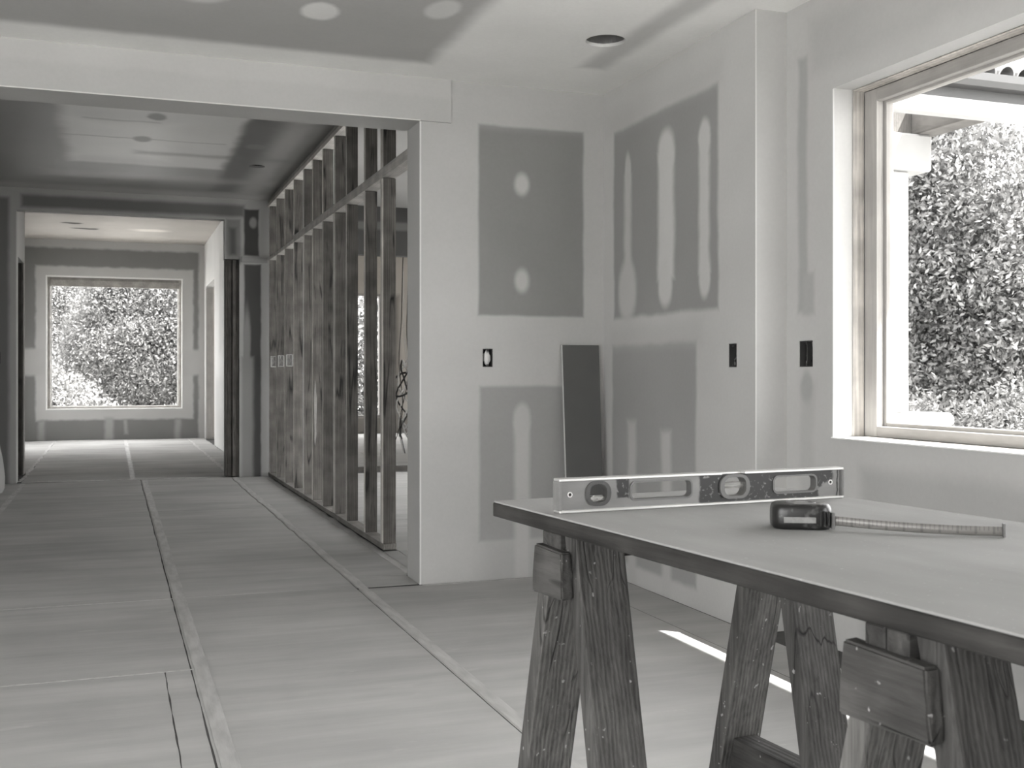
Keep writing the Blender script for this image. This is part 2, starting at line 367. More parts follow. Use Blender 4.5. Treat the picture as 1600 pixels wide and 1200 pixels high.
ceil = panel('ceiling', 'z', ZT, ZT+.016, rect(-3.75, 2.96, -3.5, 5.84), [circle(2.27, 4.89, .098, 40)], m_ceil, None, S)
box('roof_deck', -3.9, 3.3, -3.6, 6.0, 3.12, 3.2, M['slab'], None, S)
box('eave_soffit', 3.14, 3.70, -4.2, 8.0, 2.645, 2.72, M['stucco'], None, S)
# corridor
box('wall_corridor_left', -1.45, -1.3, 6.11, 12.65, 0, 3.13, m_plainx, None, S)
hc = panel('ceiling_corridor', 'z', 3.13, 3.15, rect(-1.45, 4.75, 6.11, 12.66), [circle(1.29, 10.6, .075, 24)], m_hallceil, None, S)
box('roof_deck_corridor', -1.5, 4.85, 6.0, 12.9, 3.42, 3.5, M['slab'], None, S)
panel('wall_corridor_end', 'y', 12.65, 12.80, [(-3.75, 0), (-.952, 0), (-.952, 2.893), (1.185, 2.893), (1.185, 2.45), (1.345, 2.45), (1.345, 0), (2.4, 0), (2.4, 2.56), (4.3, 2.56), (4.3, 0), (7.65, 0), (7.65, 3.6), (-3.75, 3.6)],
      (), m_wall2, None, S)
box('trim_2', 1.37, 1.655, 12.63, 12.65, 2.42, 2.48, drywall('band_drywall', 'y', .3), None, S)
panel('wall_alcove', 'x', -1.09, -.952, [(12.80, 0), (12.92, 0), (12.92, 2.43), (13.78, 2.43), (13.78, 0), (13.9, 0), (13.9, 3.5), (12.80, 3.5)], (), m_side, None, S)
box('wall_alcove_side', -2.1, -1.09, 13.9, 14.0, 0, 3.5, m_plain, None, S)
# far room
panel('wall_far', 'y', 20.6, 20.82, rect(-2.1, 1.72, 0, 3.5), [rect(-1.08, 1.20, .535, 2.88)], m_far, None, S)
panel('wall_far_right', 'x', 1.57, 1.70, [(12.8, 0), (18.5, 0), (18.5, 2.72), (20.25, 2.72), (20.25, 0), (20.6, 0), (20.6, 3.5), (12.8, 3.5)], (), m_farright, None, S)
panel('wall_far_left', 'x', -2.1, -1.95, rect(12.8, 20.6, 0, 3.5), [rect(17.8, 19.3, .6, 2.6)], m_side, None, S)
box('ceiling_far_room', -2.1, 7.65, 12.8, 21.2, 3.5, 3.56, m_farceil, None, S)
# side rooms behind the studs
panel('wall_side_room_right', 'x', 4.6, 4.75, rect(6.0, 12.65, 0, 3.13), [rect(6.8, 12.2, .15, 2.2)], m_side, None, S)
box('wall_side_room_front', 3.14, 4.75, 6.0, 6.11, 0, 3.3, m_plain, None, S)
panel('wall_side_room_far', 'y', 21.0, 21.2, rect(1.7, 7.65, 0, 3.5), [rect(3.35, 4.95, .32, 2.73), rect(5.52, 7.0, .32, 2.73)], m_pink, None, S)
panel('wall_side_room_outer', 'x', 7.5, 7.65, rect(12.8, 21.0, 0, 3.5), [rect(14, 19, .5, 2.7)], m_side, None, S)
box('trim_3', 2.4, 4.3, 12.84, 12.93, .0, .055, M['darkpost'], None, S)

m_bead = plain('corner_bead_compound', .66, .8, .2)
wb = bpy.data.objects['wall_back']; wp = bpy.data.objects['wall_right_projection']; wr = bpy.data.objects['wall_right']
box('corner_bead', 1.588, 1.597, 5.8375, 5.8412, .002, 2.549, m_bead, wb)
box('corner_bead', -1.2, 1.59, 5.826, 5.829, 2.549, 2.555, m_bead, wb)
box('corner_bead', 2.6975, 2.703, 4.2262, 4.2300, .002, ZT-.001, m_bead, wp)
box('corner_bead', 2.857, 2.8615, 3.882, 3.889, .89, 2.362, m_bead, wr)
# wooden posts in the corridor end opening
pe = empty('door_post_cluster', (1.27, 12.7, 0), 0, 'dark rough wooden door posts standing at the right side of the far opening', 'door post')
for (x0, x1, y0) in ((1.19, 1.212, 12.64), (1.216, 1.262, 12.66), (1.268, 1.305, 12.65), (1.309, 1.341, 12.67)):
    box('post', x0-1.27, x1-1.27, y0-12.7, 12.79-12.7, .012, 2.445, M['stud'] if x0 > 1.3 else M['darkpost'], pe, bev=.003)
pe = empty('door_post_cluster', (-1.02, 13.35, 0), 0, 'dark rough wooden posts lining the narrow doorway left of the far opening', 'door post')
for (y0, y1, x1) in ((12.925, 12.965, -.96), (13.66, 13.70, -.965), (13.705, 13.745, -.955), (13.745, 13.775, -.97)):
    box('post', -1.085+1.02, x1+1.02, y0-13.35, y1-13.35, .012, 2.425, M['darkpost'] if x1 != -.955 else M['stud'], pe, bev=.003)
p = box('door_lining', 1.575, 1.695, 20.215, 20.245, .012, 2.69, M['frame'], None, bev=.003)
tag(p, 'pale wooden lining board upright in the doorway beside the far window', 'door lining')

# ------------------------------------------------------------------ stud partition
sw = empty('stud_partition', (1.66, 9.5, 0), 0, 'open timber stud partition along the right side of the corridor', 'stud wall')
def SW(name, x0, x1, y0, y1, z0, z1, mat, bev=.002): return box(name, x0-1.66, x1-1.66, y0-9.5, y1-9.5, z0, z1, mat, sw, bev=bev)
SW('bottom_plate', 1.66, 1.749, 7.0, 12.62, .012, .05, M['plate'])
SW('top_plate', 1.66, 1.749, 6.12, 12.62, 3.09, 3.128, M['plate'])
SW('top_plate', 1.655, 1.752, 6.12, 12.62, 3.052, 3.088, M['lightplate'])
ys = [7.02, 7.56, 8.20, 8.66, 9.19, 9.69, 10.16, 10.75, 11.33, 11.94, 12.52]
for i, y in enumerate(ys):
    if y < 10.5:
        SW('stud', 1.662, 1.749, y, y+.038, .051, 2.44, M['stud']); SW('cripple_stud', 1.662, 1.749, y+random.uniform(-.01, .01), y+.038, 2.511, 3.05, M['stud'])
    else: SW('stud', 1.662, 1.749, y, y+.038, .051, 3.05, M['stud'])
SW('stud', 1.664, 1.749, 7.061, 7.10, .051, 2.44, M['stud'])
SW('stud', 1.662, 1.749, 8.702, 8.74, .051, 2.44, M['stud'])
SW('cripple_stud', 1.664, 1.749, 7.061, 7.10, 2.511, 3.05, M['stud'])
SW('stud', 1.662, 1.749, 6.125, 6.163, .012, 3.05, M['stud'])
SW('header_board', 1.658, 1.749, 6.165, 10.748, 2.443, 2.508, M['lightplate'])
SW('header_board', 1.662, 1.749, 10.79, 12.62, 2.443, 2.48, M['lightplate'])
pt = NT('bare_wood_patch', .8, .2); pt.color(pt.mix(pt.noise(30, 3), g3(.34, .02), g3(.55, .02)))
bm = bmesh.new(); ring = []
for k in range(14):
    t = 2*PI*k/14; ring.append((.025+.012*math.cos(t)*(1+.3*math.sin(5*t)), .82+.28*math.sin(t)*(1+.12*math.cos(3*t))))
A = [bm.verts.new((x, 9.69-9.5-.0035, z)) for x, z in ring]; B = [bm.verts.new((x, 9.69-9.5, z)) for x, z in ring]
bm.faces.new(A)
for k in range(14): bm.faces.new((A[k], A[(k+1) % 14], B[(k+1) % 14], B[k]))
tag(bm_obj('torn_bark_patch', bm, pt.m, sw), 'pale torn patch on stud')

M['lit_edge'] = wood('lit_stud_edge', .55, .78, 12, 'z', blotch=.2, warm=.03)  # paler colour on the corridor-facing stud edges paints in their lit rims
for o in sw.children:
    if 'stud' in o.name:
        o.data.materials.append(M['lit_edge'])
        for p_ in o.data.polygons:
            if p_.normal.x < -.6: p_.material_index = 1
# electrical boxes on studs
def wall_box(name, loc, rz, w_, h_, dep, gangs, label, fill, mat_in='black', group=None):
    """open electrical box: local x across the wall, y into the wall"""
    e = empty(name, loc, rz, label, 'electrical box', group)
    bm = panel_bm('y', 0, dep, rect(-w_/2, w_/2, -h_/2, h_/2), [rect(-w_/2+.004, w_/2-.004, -h_/2+.004, h_/2-.004)])
    bm_obj('box_rim', bm, M['boxmetal'], e)
    box('box_back', -w_/2, w_/2, dep, dep+.002, -h_/2, h_/2, M[mat_in], e)
    for g in range(1, gangs): box('divider', -w_/2+w_*g/gangs-.003, -w_/2+w_*g/gangs+.003, .003, dep-.001, -h_/2+.005, h_/2-.005, M['boxmetal'], e)
    if fill:
        for g in range(gangs):
            cx = -w_/2+w_*(g+.5)/gangs; hw = w_/gangs/2-.008
            pts = [(cx+random.uniform(-hw, hw), dep*random.uniform(.2, .8), -h_/2+.008+(h_-.016)*i/7) for i in range(8)]
            tube('wire', pts, .0035, M['boxwire'], e)
            pts = [(cx+random.uniform(-hw, hw), dep*random.uniform(.3, .9), -h_/2+.008+(h_-.016)*i/5) for i in range(6)]
            tube('wire', pts, .003, M['cable'], e)
    for s in (-1, 1): box('ear', -.006, .006, -.0006, .003, s*(h_/2-.010)-.005, s*(h_/2-.010)+.005, M['boxmetal'], e)
    return e
e = wall_box('electrical_box', (1.984, 5.842, 1.25), 0, .058, .102, .05, 1, 'single electrical box cut into the back wall with pale packing inside', False)
bm = bmesh.new(); bmesh.ops.create_icosphere(bm, subdivisions=3, radius=1)
for v in bm.verts:
    v.co *= 1+.35*noise.noise(v.co*2.3); v.co = Vector((v.co.x*.020, .014+v.co.y*.011, v.co.z*.040))
bm_obj('packing', bm, plain('pale_packing', .6, .8, .2, nz=.1), e, smooth=True)
wall_box('electrical_box', (2.702, 4.423, 1.245), -PI/2, .068, .108, .05, 1, 'narrow dark electrical box in the projecting wall right of the leaning board', True)
wall_box('electrical_box', (2.863, 4.08, 1.2475), -PI/2, .098, .113, .05, 2, 'double dark electrical box in the wall beside the large window', True)
wall_box('electrical_box', (-1.13, 12.635, 1.33), 0, .06, .12, .014, 1, 'small dark electrical box on the corridor end wall at far left', False)
for i, (y, k) in enumerate(((12.50, 'stud nearest the corridor end'), (11.92, 'second stud from the corridor end'), (11.31, 'third stud from the corridor end, brightest of the three'))):
    e = empty('stud_box', (1.70, y, 1.30), 0, 'pale wired electrical box on the '+k, 'electrical box', 'boxes on the studs')
    bm = panel_bm('y', -.045, .0, rect(-.032, .032, -.06, .06), [rect(-.028, .028, -.056, .056)]); bm_obj('box_rim', bm, M['white'], e)
    box('box_back', -.032, .032, .001, .004, -.06, .06, M['metal'], e)
    tube('wire', [(-.01, -.02, -.04), (.012, -.05, 0), (-.01, -.055, .03), (.0, -.02, .05)], .004, M['cablewhite'], e)

# ------------------------------------------------------------------ windows
def glass_mat():
    T = NT('window_glass'); n = T.n; t = T.t
    tr = n.new('ShaderNodeBsdfTransparent'); gl = n.new('ShaderNodeBsdfGlossy'); gl.inputs['Roughness'].default_value = .02
    lw = n.new('ShaderNodeLayerWeight'); lw.inputs[0].default_value = .5; mx = n.new('ShaderNodeMixShader')
    fr = T.math('MULTIPLY_ADD', T.math('POWER', lw.outputs['Facing'], 5), .6, .03)
    t.links.new(fr, mx.inputs[0]); t.links.new(tr.outputs[0], mx.inputs[1]); t.links.new(gl.outputs[0], mx.inputs[2])
    t.links.new(mx.outputs[0], n['Material Output'].inputs[0]); return T.m
M['glass'] = glass_mat()
def frame_parts(root, ax, pl0, pl1, a0, a1, z0, z1, wj, wh, ws, nm, mj, mr):
    """four frame members around an opening; ax 'x': opening runs along y"""
    def bb(n_, p0, p1, q0, q1, r0, r1, m):
        return box(n_, p0, p1, q0, q1, r0, r1, m, root, bev=.002) if ax == 'x' else box(n_, q0, q1, p0, p1, r0, r1, m, root, bev=.002)
    bb(nm, pl0, pl1, a0, a0+wj, z0, z1, mj); bb(nm, pl0, pl1, a1-wj, a1, z0, z1, mj)
    bb(nm, pl0, pl1, a0+wj, a1-wj, z1-wh, z1, mr); bb(nm, pl0, pl1, a0+wj, a1-wj, z0, z0+ws, mr)
w1 = empty('window_1', (0, 0, 0), kind=S)
e_ = .0005
frame_parts(w1, 'x', 2.955, 3.012, 1.0+e_, 3.884-e_, .888, 2.364, .006, .006, .006, 'rough_liner', M['buck'], M['buck'])
frame_parts(w1, 'x', 3.012, 3.048, 1.008, 3.876, .895, 2.357, .078, .052, .044, 'window_frame', M['frame'], M['framey'])
frame_parts(w1, 'x', 3.05, 3.085, 1.06, 3.818, .925, 2.325, .035, .03, .03, 'sash', M['frame'], M['framey'])
frame_parts(w1, 'x', 3.086, 3.13, 1.008, 3.876, .895, 2.357, .04, .03, .03, 'outer_stop', M['white'], M['white'])
box('pane', 3.064, 3.070, 1.095, 3.783, .955, 2.295, M['glass'], w1)
box('sill_board', 2.846, 2.953, 1.0+e_, 3.884-e_, .8875, .893, M['white'], w1)
w2 = empty('window_2', (0, 0, 0), kind=S)  # added window behind the camera, unseen, to let in more daylight
frame_parts(w2, 'x', 3.012, 3.07, -2.6, .2, .888, 2.364, .08, .055, .05, 'window_frame', M['frame'], M['framey'])
w3 = empty('window_3', (0, 0, 0), kind=S)  # frame for the added, unseen rear-wall opening
frame_parts(w3, 'y', -3.45, -3.38, -3.5, -1.4, .02, 2.66, .08, .08, .05, 'window_frame', M['frame'], M['frame'])
w4 = empty('window_4', (0, 0, 0), kind=S)
frame_parts(w4, 'y', 20.592, 20.70, -1.08, 1.20, .536, 2.879, .022, .022, .022, 'corner_bead', M['white'], M['white'])
frame_parts(w4, 'y', 20.70, 20.79, -1.06, 1.18, .556, 2.86, .045, .05, .03, 'window_frame', M['plate'], M['plate'])
box('head_board', -1.012, 1.132, 20.69, 20.76, 2.70, 2.81, M['plate'], w4)
frame_parts(w4, 'y', 20.792, 20.815, -1.01, 1.13, .58, 2.74, .02, .02, .02, 'sash', M['white'], M['white'])
box('pane', -.99, 1.11, 20.80, 20.804, .60, 2.72, M['glass'], w4)
for k, (a0, a1) in enumerate(((3.35, 4.95), (5.52, 7.0))):
    ww = empty('window_%d' % (5+k), (0, 0, 0), kind=S)
    frame_parts(ww, 'y', 21.0, 21.1, a0, a1, .32, 2.73, .05, .05, .04, 'window_frame', M['frame'], M['frame'])

# ------------------------------------------------------------------ recessed light cutout
rc = empty('recessed_light_cutout', (2.27, 4.89, ZT), 0, 'round dark hole for a recessed light in the main ceiling', 'light cutout')
bm = panel_bm('z', .0165, .12, circle(0, 0, .112, 32), [circle(0, 0, .100, 32)]); bm_obj('housing', bm, M['metal'], rc)
bm = panel_bm('z', .12, .124, circle(0, 0, .112, 32)); bm_obj('housing_cap', bm, M['black'], rc)
rc = empty('recessed_light_cutout', (1.29, 10.6, 3.13), 0, 'small dark hole for a light in the dim corridor ceiling', 'light cutout')
bm = panel_bm('z', .021, .12, circle(0, 0, .085, 24), [circle(0, 0, .077, 24)]); bm_obj('housing', bm, M['black'], rc)
bm = panel_bm('z', .12, .124, circle(0, 0, .085, 24)); bm_obj('housing_cap', bm, M['black'], rc)

# ------------------------------------------------------------------ leaning board, curved offcut, cables
m_lb = plain('grey_board_face', .10, .6, .3, nz=.06, nscale=8); m_le = plain('pale_board_edge', .5, .8, .2)
# bottom left/right and top left/right on the floor / wall
bl, br_, tl_, tr_ = Vector((2.418, 5.70, .010)), Vector((2.640, 5.70, .010)), Vector((2.425, 5.822, 1.325)), Vector((2.654, 5.822, 1.325))
n_ = (br_-bl).cross(tl_-bl).normalized()
if n_.y > 0: n_ = -n_
lb = empty('leaning_board', (2.53, 5.70, .01), 0, 'narrow dark grey board leaning in the corner against the back wall', 'board')
o0 = Vector((2.53, 5.70, .01)); q = [p-o0 for p in (bl, br_, tr_, tl_)]
bm = bmesh.new()
A = [bm.verts.new(p+n_*.0125) for p in q]; B = [bm.verts.new(p) for p in q]
bm.faces.new(A); bm.faces.new(B)
for i in range(4): bm.faces.new((A[i], A[(i+1) % 4], B[(i+1) % 4], B[i]))
bm_obj('board_face', bm, m_lb, lb)
bm = bmesh.new()
e0, e1 = q[0], q[3]
vs = [bm.verts.new(p) for p in (e0, e0-Vector((.004, 0, 0)), e0-Vector((.004, 0, 0))+n_*.0125, e0+n_*.0125, e1, e1-Vector((.004, 0, 0)), e1-Vector((.004, 0, 0))+n_*.0125, e1+n_*.0125)]
for f_ in ((0, 1, 2, 3), (4, 7, 6, 5), (0, 4, 5, 1), (1, 5, 6, 2), (2, 6, 7, 3), (3, 7, 4, 0)): bm.faces.new([vs[i] for i in f_])
bm_obj('board_edge', bm, m_le, lb)
# curved offcut at the far left of the corridor
oc = [(-.2, 0), (.075, 0), (.10, .05), (.105, .16), (.09, .32), (.06, .5), (.02, .68), (-.03, .85), (-.08, 1.0), (-.2, 1.0)]
bm = panel_bm('y', 0, .013, oc)
o = bm_obj('drywall_offcut', bm, plain('pale_offcut', .5, .7, .2)); o.location = (-1.07, 11.6, .012); o.rotation_euler = (math.radians(-9), 0, math.radians(12))
tag(o, 'pale curved drywall offcut propped up at the far left of the corridor', 'board')
# hanging cables
cb = empty('hanging_cables', (3.70, 14.5, 0), 0, 'bundle of loose black and white cables hanging beyond the doorway gap', 'cable')
for k in range(3):
    ph = random.uniform(0, 6); top = (.1*math.sin(k*1.7), .05*math.cos(k*2.1), 3.49)
    pts = []
    for i in range(26):
        t = i/25; z = 3.49-(3.49-random.uniform(.0, .05)-.06)*t
        loop = .10*math.sin(ph+t*14)*max(0, t-.45)*1.6
        pts.append((.10*math.sin(k*1.7)*.4+loop+.04*math.sin(t*3+k), .05*math.cos(k*2.1)+.06*math.sin(ph*2+t*9)*t, z))
    tube('cable', pts, .006, M['cable'] if k % 3 else M['cablewhite'], cb, 5)
for k in range(5):
    ph = k*1.3; tube('cable', [(.09*math.sin(ph+i*.55)+.02*k, .06*math.cos(ph*2+i*.5), 1.35-.07*i-(.03*k if i > 3 else 0)) for i in range(15)], .012, M['cable'] if k % 2 else M['cablewhite'], cb, 5)
tube('coil', [(.16*math.cos(a_)*(1+.1*math.sin(3*a_)), .1*math.sin(a_), 1.02+.16*math.sin(a_+.5)) for a_ in np.linspace(0, 12.5, 60)], .014, M['cable'], cb, 5)

# ------------------------------------------------------------------ work table
TH = math.radians(5.2); TA = Vector((.677, 1.963, 0))
zt, zb = .918, .889
tb = empty('work_table_top', (TA.x, TA.y, zb), TH, 'large flat grey work surface with dark worn edge laid on sawhorses', 'table top')
Tm = NT('tabletop_surface', .8, .2)
f = Tm.mapr(Tm.math('ADD', Tm.math('MULTIPLY', Tm.noise(3, 5), .6), Tm.math('MULTIPLY', Tm.noise(9, 4, Tm.mapping((2, .5, 1))), .4)), .35, .65, 0, 1)
col = Tm.mix(f, g3(.25), g3(.31)); sp = Tm.mapr(Tm.noise(140, 1), .70, .76, 0, .5)
Tm.color(Tm.mix(sp, col, g3(.42))); Tm.bump(Tm.noise(60, 3), .08, .002)
box('core', 0, .65, -1.9, 0, 0, zt-zb-.0035, M['edge'], tb, bev=.0015)
box('surface_sheet', .0015, .6485, -1.8985, -.0015, zt-zb-.0034, zt-zb, Tm.m, tb, bev=.001)

def sawhorse(yc, skew, label, gr, gf):
    root = empty('sawhorse', (TA.x, TA.y, 0), TH, label, 'sawhorse')
    def Y(x): return yc+skew*(x-.06)
    zt2 = zb-.0005
    for (d0, d1) in ((-.033, -.001), (.001, .031)):
        o = hexa('beam', [(.004, Y(0)+d0, .842), (.60, Y(.6)+d0, .842), (.60, Y(.6)+d1, .842), (.004, Y(0)+d1, .842)],
                 [(.004, Y(0)+d0, zt2), (.60, Y(.6)+d0, zt2), (.60, Y(.6)+d1, zt2), (.004, Y(0)+d1, zt2)], M['oldx'], root, .002)
    tk, wd = .036, .094
    for (x0, far) in ((.013, 0), (.463, 1)):
        c = Y(x0+.047)
        hg = lambda z: .022+.25*(.80-z) if not far else .030+.24*(.75-z)
        # leg on the far side, tucked under the beam
        zz = .794
        for s, ztop in ((1, .841), (-1, zt2 if not far else zt2)):
            off = .0 if s > 0 else 0
            i0, i1 = c+s*hg(0.012), c+s*(hg(ztop) if s > 0 else max(hg(ztop), .0345))
            a_, b_ = (i0, i0+s*tk), (i1, i1+s*tk)
            lo = sorted(a_); hi = sorted(b_)
            if s < 0:      # kink where the leg passes the beam: keep it clear of the beam side
                bot = [(x0, lo[0], .012), (x0+wd, lo[0], .012), (x0+wd, lo[1], .012), (x0, lo[1], .012)]
                top = [(x0, hi[0], ztop), (x0+wd, hi[0], ztop), (x0+wd, hi[1], ztop), (x0, hi[1], ztop)]
            else:
                bot = [(x0, lo[0], .012), (x0+wd, lo[0], .012), (x0+wd, lo[1], .012), (x0, lo[1], .012)]
                top = [(x0, hi[0], ztop), (x0+wd, hi[0], ztop), (x0+wd, hi[1], ztop), (x0, hi[1], ztop)]
            hexa('leg', bot, top, M['old'], root, .003)
        # crossbar tying the pair low down
        z0, z1 = .355, .43
        if far:
            yb0, yb1 = c-hg(.39)+.001, c+hg(.39)-.001
            hexa('crossbar', [(x0+.02, yb0-.0, z0), (x0+.075, yb0, z0), (x0+.075, yb1, z0), (x0+.02, yb1, z0)],
                 [(x0+.02, yb0+.012, z1), (x0+.075, yb0+.012, z1), (x0+.075, yb1-.012, z1), (x0+.02, yb1-.012, z1)], M['oldy'], root, .002)
        else:
            yb0, yb1 = c-hg(.32)+.001, c+hg(.32)-.001
            hexa('crossbar', [(x0+.02, yb0, .28), (x0+.06, yb0, .28), (x0+.06, yb1, .28), (x0+.02, yb1, .28)],
                 [(x0+.02, yb0+.012, .355), (x0+.06, yb0+.012, .355), (x0+.06, yb1-.012, .355), (x0+.02, yb1-.012, .355)], M['oldy'], root, .002)
        # gusset block on the outside of the leg pair
        g0, g1 = -.008, .0035
        if far: continue
        gl = [(gr-.004, .785), (gf+.004, .782), (gf, .820), (gf-.004, .866), (gr+.004, .862), (gr+.001, .825)]
        bm = bmesh.new()
        a_ = [bm.verts.new((g0-.004*random.random(), c+p[0], p[1])) for p in gl]; b_ = [bm.verts.new((g1+.0085, c+p[0], p[1])) for p in gl]
        bm.faces.new(a_); bm.faces.new(b_)
        for i in range(6): bm.faces.new((a_[i], a_[(i+1) % 6], b_[(i+1) % 6], b_[i]))
        bmesh.ops.bevel(bm, geom=bm.edges[:], offset=.003, segments=2, affect='EDGES')
        bmesh.ops.subdivide_edges(bm, edges=[e for e in bm.edges if e.calc_length() > .03], cuts=3, use_grid_fill=True)
        for v in bm.verts: v.co += v.normal*.0012*noise.noise(v.co*60)
        bm_obj('gusset', bm, M['oldy'], root)
    return root
sawhorse(-.228, .06, 'weathered wooden sawhorse under the far end of the table, below the spirit level', -.068, .034)
sawhorse(-1.005, .04, 'weathered wooden sawhorse nearest the camera with a big scarred gusset block', -.074, .053)

# ------------------------------------------------------------------ spirit level
LV = empty('spirit_level', (.7193, 1.7345, zt+.0006), math.radians(3.5), 'worn silver and black spirit level standing on edge on the work table', 'spirit level')
L, HH = .61, .059
Tl = NT('level_web_paint', .38, .5, .35)
sp = Tl.n.new('ShaderNodeSeparateXYZ'); Tl.put(sp.inputs[0], Tl.tc.outputs['Object'])
nz = Tl.math('MULTIPLY_ADD', Tl.noise(60, 3), .012, -.006); U = Tl.math('ADD', sp.outputs[0], nz); V = Tl.math('ADD', sp.outputs[2], nz)
silver = Tl.mix(Tl.noise(30, 5, Tl.mapping((.4, 1, 1.5))), g3(.13), g3(.23)); blk = Tl.mix(Tl.mapr(Tl.noise(130, 3), .60, .72, 0, 1), g3(.012), g3(.22))
mk = Tl.math('MAXIMUM', mask(Tl, U, V, R(.115, .139, .021, .06, .002, 0)), mask(Tl, U, V, R(.285, .555, -.01, .07, .003, 0)))
mk = Tl.math('MAXIMUM', mk, mask(Tl, U, V, D(.560, .045, .03, .022, .1, 0)))
mk = Tl.math('MULTIPLY', mk, Tl.math('SUBTRACT', 1, mask(Tl, U, V, D(.592, .016, .034, .02, .1, 0))))
mk = Tl.math('MAXIMUM', mk, mask(Tl, U, V, R(.5975, .601, .005, .06, .001, 0)))
Tl.color(Tl.mix(mk, silver, blk)); Tl.put(Tl.b.inputs['Metallic'], Tl.mapr(mk, 0, 1, .35, 0))
m_alu = NT('worn_aluminium', .33, .5, .6)
m_alu.color(m_alu.mix(m_alu.noise(25, 5, m_alu.mapping((.3, 2, 2))), g3(.52), g3(.75))); m_alu = m_alu.m
def sh(pts): return pts
hol = [circle(.022, .031, .0032, 14), rrect(.055, .099, .012, .050, .017), rrect(.1425, .268, .0165, .048, .009), rrect(.331, .390, .0125, .0565, .016), rrect(.449, .548, .0155, .0465, .011), circle(.582, .031, .0032, 14)]
panel('web', 'y', .006, .019, rect(.004, L-.001, .0045, HH-.0045), [hol[0], hol[1], hol[2], [(x, min(z, .0535)) for x, z in hol[3]], hol[4], hol[5]], Tl.m, LV)
box('bottom_rail', 0, L, 0, .025, 0, .0045, m_alu, LV, bev=.0008)
box('top_rail', 0, .331, 0, .025, HH-.0045, HH, m_alu, LV, bev=.0008)
box('top_rail', .382, L, 0, .025, HH-.0045, HH, m_alu, LV, bev=.0008)
box('top_rail_bridge', .331, .382, .014, .025, HH-.0045, HH-.0012, m_alu, LV, bev=.0005)
m_cap = plain('level_end_cap', .17, .55, .4, nz=.25, nscale=60)
box('end_cap', -.001, .0045, 0.0005, .0245, .0046, HH-.0046, m_cap, LV)
box('end_cap', L-.0028, L+.001, 0.0005, .0245, .0046, HH-.0046, m_cap, LV)
m_ring = plain('vial_surround', .05, .35, .5, nz=.3, nscale=80); m_ringl = plain('vial_surround_silver', .13, .4, .5, .3)
def ring_part(name, outer, inner, y0, y1, mat): return panel(name, 'y', y0, y1, outer, [inner], mat, LV)
ring_part('plumb_vial_surround', rrect(.052, .102, .009, .053, .020), rrect(.0600, .0945, .015, .0475, .014), .0035, .0215, m_ring)
ring_part('hand_hole_rim', rrect(.1405, .270, .0145, .050, .011), rrect(.1435, .267, .0175, .047, .009), .004, .021, m_ringl)
ring_part('centre_vial_surround', rrect(.328, .393, .0095, .0538, .019), rrect(.337, .385, .0145, .049, .014), .0015, .0235, m_ringl)
ring_part('hand_hole_rim', rrect(.447, .550, .0135, .0485, .012), rrect(.450, .547, .0165, .0455, .010), .004, .021, m_ringl)
Tv = NT('vial_acrylic', .08, .5); Tv.color(g3(.85)); Tv.b.inputs['Transmission Weight'].default_value = .9; Tv.b.inputs['IOR'].default_value = 1.2
tube('centre_vial', [(.338, .0125, .033), (.343, .0125, .0335), (.361, .0125, .034), (.379, .0125, .0335), (.384, .0125, .033)], .0062, Tv.m, LV, 12)
tube('vial_holder', [(.3375, .0125, .0325), (.3845, .0125, .0325)], .0016, m_alu, LV, 8)
tube('plumb_vial', [(.0600, .0125, .022), (.0945, .0125, .022)], .0045, Tv.m, LV, 12)
for x in (.022, .582):
    bm = panel_bm('y', .0045, .0068, circle(x, .031, .0048, 16), [circle(x, .031, .0030, 12)]); bm_obj('rivet', bm, m_alu, LV)

# ------------------------------------------------------------------ tape measure
TMx, TMy = 1.012, 1.457
tm = empty('tape_measure', (TMx, TMy, zt+.0004), math.radians(-27), 'scuffed black tape measure lying on the table with its blade pulled out', 'tape measure')
m_case = NT('tape_case_plastic', .32, .5); m_case.color(m_case.mix(m_case.mapr(m_case.noise(70, 4), .55, .72, 0, 1), g3(.013), g3(.10))); m_case.bump(m_case.noise(60, 3), .15, .001); m_case = m_case.m
prof = [(.93, 0), (.985, .003), (1.0, .010), (1.0, .026), (.98, .032), (.93, .0365), (.84, .0385)]
out = rrect(-.046, .046, -.034, .036, .022, 8)
out = [(x*(1 if x < 0 else 1-.06*abs(y)/.036), y) for x, y in out]
bm = bmesh.new(); rings = [[bm.verts.new((x*s_, y*s_, z)) for x, y in out] for s_, z in prof]
n = len(out)
for a_, b_ in zip(rings, rings[1:]):
    for k in range(n): bm.faces.new((a_[k], a_[(k+1) % n], b_[(k+1) % n], b_[k]))
bm.faces.new(rings[0][::-1]); bm.faces.new(rings[-1])
bm_obj('case', bm, m_case, tm, smooth=True)
m_worn = plain('worn_rubber', .16, .5, .4, nz=.4, nscale=90)
bm = panel_bm('z', .0383, .0400, [(x*.62, y*.68) for x, y in circle(0, 0, .036, 32)], [[(x*.62, y*.68) for x, y in circle(0, 0, .029, 32)]]); bm_obj('top_ring', bm, m_worn, tm)
bm = panel_bm('z', .0383, .0397, [(x*.62, y*.68) for x, y in circle(0, 0, .018, 24)]); bm_obj('top_badge', bm, m_worn, tm)
bm = bmesh.new(); add_box(bm, -.030, .018, -.0350, -.0335, .0105, .0195, .0004); bm_obj('side_label', bm, plain('scratched_label', .22, .5, .4, nz=.5, nscale=70), tm)
box('mouth', .0425, .0475, -.028, -.018, .001, .026, m_worn, tm, bev=.001)
for k in range(3): box('grip_rib', .024+k*.006, .0265+k*.006, -.0352, -.030, .006, .029, m_case, tm, bev=.0005)
